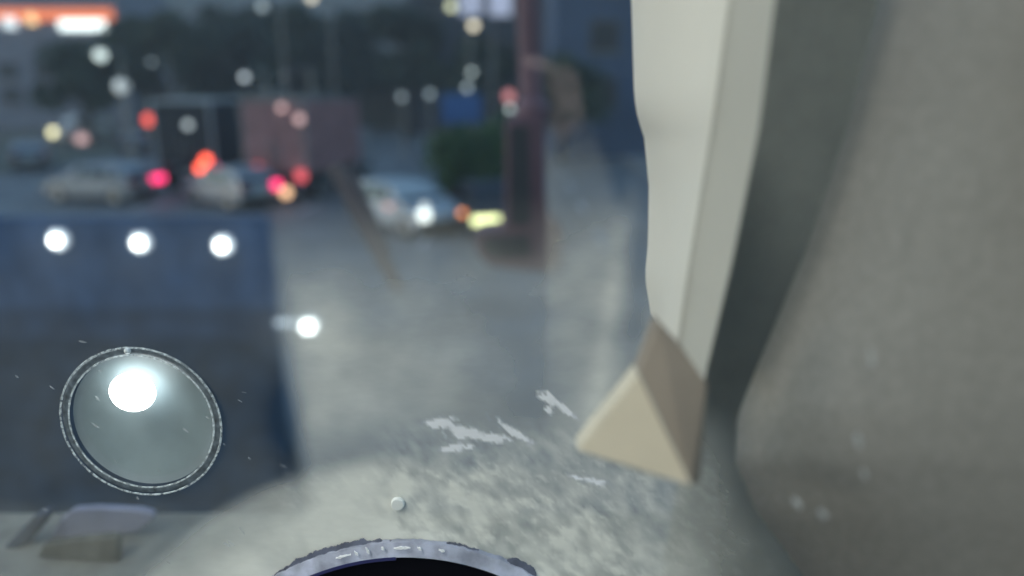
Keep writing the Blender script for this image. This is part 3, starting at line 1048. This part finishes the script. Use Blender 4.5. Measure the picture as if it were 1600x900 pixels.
M['scratch'] = alpha_mat('scratch_white', (.8, .81, .82), .75)
M['scratch_soft'] = alpha_mat('scratch_soft', (.75, .76, .76), .17)
rnd = random.Random(3)
BIG = [(690, 660, 58, 20, -8), (722, 672, 60, 20, 8), (757, 684, 74, 20, 5), (712, 700, 60, 18, -4), (800, 673, 70, 13, 33), (742, 655, 44, 12, 10),
       (860, 622, 44, 24, 32), (880, 640, 52, 13, 36), (858, 640, 26, 12, 50), (935, 752, 44, 12, 10), (905, 745, 30, 8, 25), (858, 713, 30, 7, 28), (775, 660, 40, 8, 40)]
for b in []:
    MB().prism(flake(*b, rnd), (0, .0004, 0)).build('scratch', M['scratch'], wpane)
st = MB()
for i in range(110):
    t = rnd.random()
    if t < .55:
        u, v = rnd.gauss(790, 130), rnd.gauss(770, 60)
    elif t < .8:
        u, v = rnd.uniform(440, 1000), rnd.uniform(700, 900)
    else:
        u, v = rnd.uniform(0, 520), rnd.uniform(480, 880)
    if u > 445 or v < 480:
        continue
    st.prism(flake(u, v, rnd.uniform(4, 15), rnd.uniform(1.2, 3.2), rnd.gauss(38, 14), rnd), (0, .0003, 0))
tag(st.build('fine_scratches', M['scratch_soft'], wpane), 'countless fine scratches in the lower glass', kind='stuff')
# small white cap near the round fitting
P = at_y(622, 785, YP - .001) - pc_
capm = mat('white_cap', (.8, .82, .79), .35)
bevel(MB().tube(P, P + Vector((0, -.0016, 0)), .0021, .0019, 24).build('white_cap', capm, wpane), .0003)

# ---------------------------------------------------------------- round lamp in a ring at the lower left of the pane
RC = at_y(222, 660, YP - .002)
K = YP * 1.089 / FPX           # metres per pixel of the photograph on the pane near the lamp
rl = tag(empty('round_light', RC), 'round ring framed light on the lower left of the pane with a bright white bulb', 'light')
tilt = Matrix.Rotation(0, 3, 'X')


def ringmesh(name, rad, tube, m, sy=1.0, jit=0.0, n=96, mm=8, dy=0.0, seed=1, cx=0, cz=0):
    vs, fs = [], []
    for i in range(n):
        a = 2 * math.pi * i / n
        j = 1 + jit * noise.noise(Vector((math.cos(a) * 9, math.sin(a) * 9, seed)))
        for k in range(mm):
            b = 2 * math.pi * k / mm
            rr = rad + tube * j * math.cos(b)
            vs.append((cx + rr * math.cos(a), dy + tube * sy * j * math.sin(b), cz + rr * math.sin(a)))
    for i in range(n):
        for k in range(mm):
            fs.append((i * mm + k, i * mm + (k + 1) % mm, ((i + 1) % n) * mm + (k + 1) % mm, ((i + 1) % n) * mm + k))
    return build(name, vs, fs, m, rl, True)


M['ring'] = alpha_mat('worn_ring', (.62, .68, .70), .5, 900, .05)
M['ring_in'] = alpha_mat('worn_inner_ring', (.66, .72, .74), .62, 700, .2)
M['nub'] = mat('ring_nub', (.6, .65, .66), .3)
M['ring_dark'] = mat('ring_groove', (.12, .145, .165), .5, var=.5, scale=500, bump=.4, bdist=.0004)
M['dish'] = mat('lamp_dish', (.16, .20, .22), .5, var=.12, scale=90, spec=.4)
ringmesh('outer_ring', 123 * K, 1.7 * K, M['ring'], .5, .3, dy=-.0006, n=220)
ringmesh('inner_ring', 111 * K, 1.4 * K, M['ring_in'], .5, .25, dy=-.0004, seed=5, n=220)
ringmesh('groove', 117 * K, 5.5 * K, M['ring_dark'], .25, .1, dy=.0004, seed=9)
vs, fs = [], []
N, MR = 64, 10
for j in range(MR + 1):
    t = j / MR
    for i in range(N):
        a = 2 * math.pi * i / N
        r_ = 110 * K * t
        vs.append((r_ * math.cos(a), .0015 + .006 * (1 - t * t), r_ * math.sin(a)))
for j in range(MR):
    for i in range(N):
        fs.append((j * N + i, j * N + (i + 1) % N, (j + 1) * N + (i + 1) % N, (j + 1) * N + i))
build('dish', vs, fs, M['dish'], rl, True)
bo = MB().ball((-11 * K, .001, 48 * K), 35 * K, (1.0, .5, .9), 24, 14).build('bulb', glow('bulb_white', (.92, 1.0, 1.0), 3.0), rl, True)
MB().ball((-4 * K, -.001, 119 * K), 5 * K, n=10, m=6).build('nub', M['nub'], rl, True)

# ---------------------------------------------------------------- round black fitting at the bottom of the pane
FC = at_y(BC[0], BC[1], YP - .003)
KF = YP / math.cos(0) / FPX
fit = tag(empty('round_fitting', at_y(BC[0], 1000, YP - .003)), 'large black round fitting with a worn pale rim at the bottom edge', 'fitting')
fo = fit.location.copy()
M['rim_pale'] = mat('worn_pale_rim', (.36, .38, .47), .45, var=.4, scale=150, bump=.8, bdist=.0008, stretch=(1, 1, 1))
M['rim_dark'] = mat('dark_rim_line', (.09, .10, .14), .6, var=.6, scale=120, bump=.5, bdist=.0006)
M['black'] = mat('black_dome', (.004, .004, .007), .35, spec=.2)
M['blue_fringe'] = mat('blue_fringe', (.03, .033, .11), .35)


def arc(name, r0, r1, dp0, dp1, m, a0=20, a1=160, n=260, jit=0.0, seed=1, parent=fit, thick=.002, swell=0):
    vs, fs = [], []
    for i in range(n + 1):
        a = R(a0 + (a1 - a0) * i / n)
        j = jit * noise.fractal(Vector((math.cos(a) * 26, math.sin(a) * 26, seed)), .6, 2, 5)
        sw_ = swell * math.sin(math.pi * i / n) ** .6
        for (r_, dp) in ((r0, dp0), (r1 + j * (min(1, sw_ / 6) if swell else 1) + sw_, dp1)):
            vs.append(at_y(BC[0] + r_ * math.cos(a), BC[1] - r_ * math.sin(a), dp) - fo)
    nn = len(vs)
    vs += [Vector(v) + Vector((0, thick, 0)) for v in vs]
    for i in range(n):
        a = 2 * i
        fs += [(a, a + 1, a + 3, a + 2), (nn + a, nn + a + 2, nn + a + 3, nn + a + 1), (a + 1, nn + a + 1, nn + a + 3, a + 3), (a, a + 2, nn + a + 2, nn + a)]
    fs += [(0, nn, nn + 1, 1), (2 * n, 2 * n + 1, nn + 2 * n + 1, nn + 2 * n)]
    return build(name, vs, fs, m, parent, True)


arc('rim', 391, 414, YP - .0050, YP - .0030, M['rim_pale'], jit=1.5, seed=2)
for (a0, a1, w_, sd) in ((91, 121, 11, 4), (72, 83, 8, 14), (60, 68, 15, 24), (121, 134, 5, 34)):
    arc('rim_line', 411, 412, YP - .0026, YP - .0018, M['rim_dark'], jit=3.5, seed=sd, a0=a0, a1=a1, thick=.0006, swell=w_)
arc('blue_fringe', 386.5, 391.5, YP - .0052, YP - .0050, M['blue_fringe'], a0=92, a1=160)  # blue strip painted for a lens colour fringe along the rim
dm = MB()
pts = [at_y(BC[0] + 390 * math.cos(R(a)), BC[1] - 390 * math.sin(R(a)), YP - .0028) - fo for a in range(15, 166, 3)]
dm.prism(pts, (0, .0012, 0))
dm.build('dome', M['black'], fit)
gl = mat('rim_glint', (.95, .95, .97), .2)  # white slivers painted as bright glints on the rim
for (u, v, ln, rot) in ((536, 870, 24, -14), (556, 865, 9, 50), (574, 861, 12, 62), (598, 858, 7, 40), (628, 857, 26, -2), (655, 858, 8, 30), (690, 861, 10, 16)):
    MB().prism([p + pc_ - fo for p in flake(u, v, ln, 4.6, rot, rnd, YP - .0056)], (0, .0005, 0)).build('painted_glint', gl, fit)

# ---------------------------------------------------------------- outer ledge under the window and what lies on it
LZ = at_y(120, 842, .32).z
M['ledge'] = mat('ledge_beige', (.17, .165, .155), .8, var=.2, scale=60, bump=.2, bdist=.001)
tag(bevel(MB().box((-.28, .2985, LZ - .02), (.9, .098, .04)).build('window_ledge', M['ledge']), .006), 'beige grey outer ledge under the window', kind='structure')
M['lavender'] = mat('lavender_plastic', (.17, .18, .28), .5, var=.15, scale=50)
M['brown'] = mat('brown_block', (.055, .053, .048), .8, var=.4, scale=120, bump=.3, bdist=.001)
M['navy'] = mat('navy_strap', (.03, .045, .085), .7, var=.3, scale=90)


def lump(pts, depth, thick, m, name, label, cat):
    base = at_y(pts[0][0], max(p[1] for p in pts), depth)
    o = MB().prism([at_y(u, v, depth) - base for u, v in pts], (0, thick, 0)).build(name, m)
    o.location = base
    bevel(o, .0018, 3)
    return tag(o, label, cat)


lump([(76, 842), (94, 812), (112, 797), (150, 794), (215, 797), (238, 803), (240, 812), (214, 832), (170, 840)], .32, .005, M['lavender'], 'lavender_box', 'flat lavender plastic box lying on the ledge under the round light', 'box')
lump([(56, 872), (66, 853), (110, 846), (176, 840), (183, 846), (183, 880)], .3005, .006, M['brown'], 'brown_block', 'rough dark brown block on the ledge in front of the lavender box', 'block')
lump([(5, 858), (14, 846), (52, 808), (70, 802), (74, 810), (44, 848), (22, 862)], .312, .008, M['navy'], 'navy_strap', 'dark navy strap lying slanted left of the lavender box', 'strap')

# ---------------------------------------------------------------- wiper, and a coach mirror shape built for a phone reflection, outside the pane
M['wiper'] = mat('wiper_rubber', (.11, .10, .12), .7)
wy = .85
wi = tag(empty('windscreen_wiper', at_y(622, 452, wy)), 'dark windscreen wiper slanting across the middle of the pane', 'wiper')
wo = wi.location.copy()


def bar(u0, v0, u1, v1, w0, w1, y, th, m, name, parent, org):
    d = Vector((u1 - u0, v1 - v0)).normalized()
    nx, ny = -d.y, d.x
    pts = [(u0 + nx * w0, v0 + ny * w0), (u1 + nx * w1, v1 + ny * w1), (u1 - nx * w1, v1 - ny * w1), (u0 - nx * w0, v0 - ny * w0)]
    return MB().prism([at_y(a, b, y) - org for a, b in pts], (0, th, 0)).build(name, m, parent)


bevel(bar(520, 258, 624, 456, 13, 10, wy, .006, M['wiper'], 'blade', wi, wo), .001)
bar(546, 262, 606, 400, 4, 6, wy + .008, .006, M['wiper'], 'arm', wi, wo)

M['maroon'] = mat('maroon_plastic', (.13, .08, .105), .6, var=.2, scale=8)
M['mirror'] = mat('dark_mirror', (.045, .05, .062), .4, spec=.4)
ym = 1.5
cm = tag(empty('phone_reflection', at_y(830, 60, ym)), 'maroon phone reflection built as a mirror hanging on a long arm outside the pane', 'phone reflection')
mo = cm.location.copy()


def rounded(x0, y0, x1, y1, r, n=5):
    pts = []
    for (cx, cy, a0) in ((x1 - r, y0 + r, -90), (x1 - r, y1 - r, 0), (x0 + r, y1 - r, 90), (x0 + r, y0 + r, 180)):
        for i in range(n + 1):
            a = R(a0 + 90 * i / n)
            pts.append((cx + r * math.cos(a), cy + r * math.sin(a)))
    return pts


hs = [(790, 190), (796, 183), (846, 183), (851, 190), (853, 300), (858, 342), (876, 350), (880, 362), (878, 412), (864, 428), (766, 418), (746, 398), (741, 370), (748, 362), (784, 358), (789, 340)]
bevel(MB().prism([at_y(u, v, ym) - mo for u, v in hs], (0, .11, 0)).build('housing', M['maroon'], cm), .006)
gs = [(796, 196), (826, 196), (829, 345), (822, 352), (802, 352), (797, 345)]
MB().prism([at_y(u, v, ym - .006) - mo for u, v in gs], (0, .005, 0)).build('mirror_glass', M['mirror'], cm)
gs = [(754, 372), (826, 366), (830, 400), (770, 404), (756, 394)]
MB().prism([at_y(u, v, ym - .006) - mo for u, v in gs], (0, .005, 0)).build('mirror_glass', M['mirror'], cm)
p0, p1 = at_y(832, 180, ym + .05) - mo, at_y(822, -80, ym + .05) - mo
MB().tube(p0, p1, .024, .024, 14).build('arm', M['maroon'], cm, True)
MB().ball(at_y(832, 172, ym + .05) - mo, .036, n=14, m=8).build('joint', M['maroon'], cm, True)

# ---------------------------------------------------------------- haze added round everything to lift the dark tones
hz = MB().box((0, 110, 40), (420, 460, 82)).build('added_haze_volume', None)
hz.data.materials.clear()
hm = bpy.data.materials.new('added_haze')
hm.use_nodes = True
hn = hm.node_tree
hn.nodes.remove(hn.nodes['Principled BSDF'])
pvn = hn.nodes.new('ShaderNodeVolumePrincipled')
pvn.inputs['Color'].default_value = (.9, .92, 1, 1)
pvn.inputs['Density'].default_value = 0.0018
hn.links.new(pvn.outputs[0], hn.nodes['Material Output'].inputs['Volume'])
hz.data.materials.append(hm)
tag(hz, 'thin blue haze added to lift the darks over the street', kind='stuff')
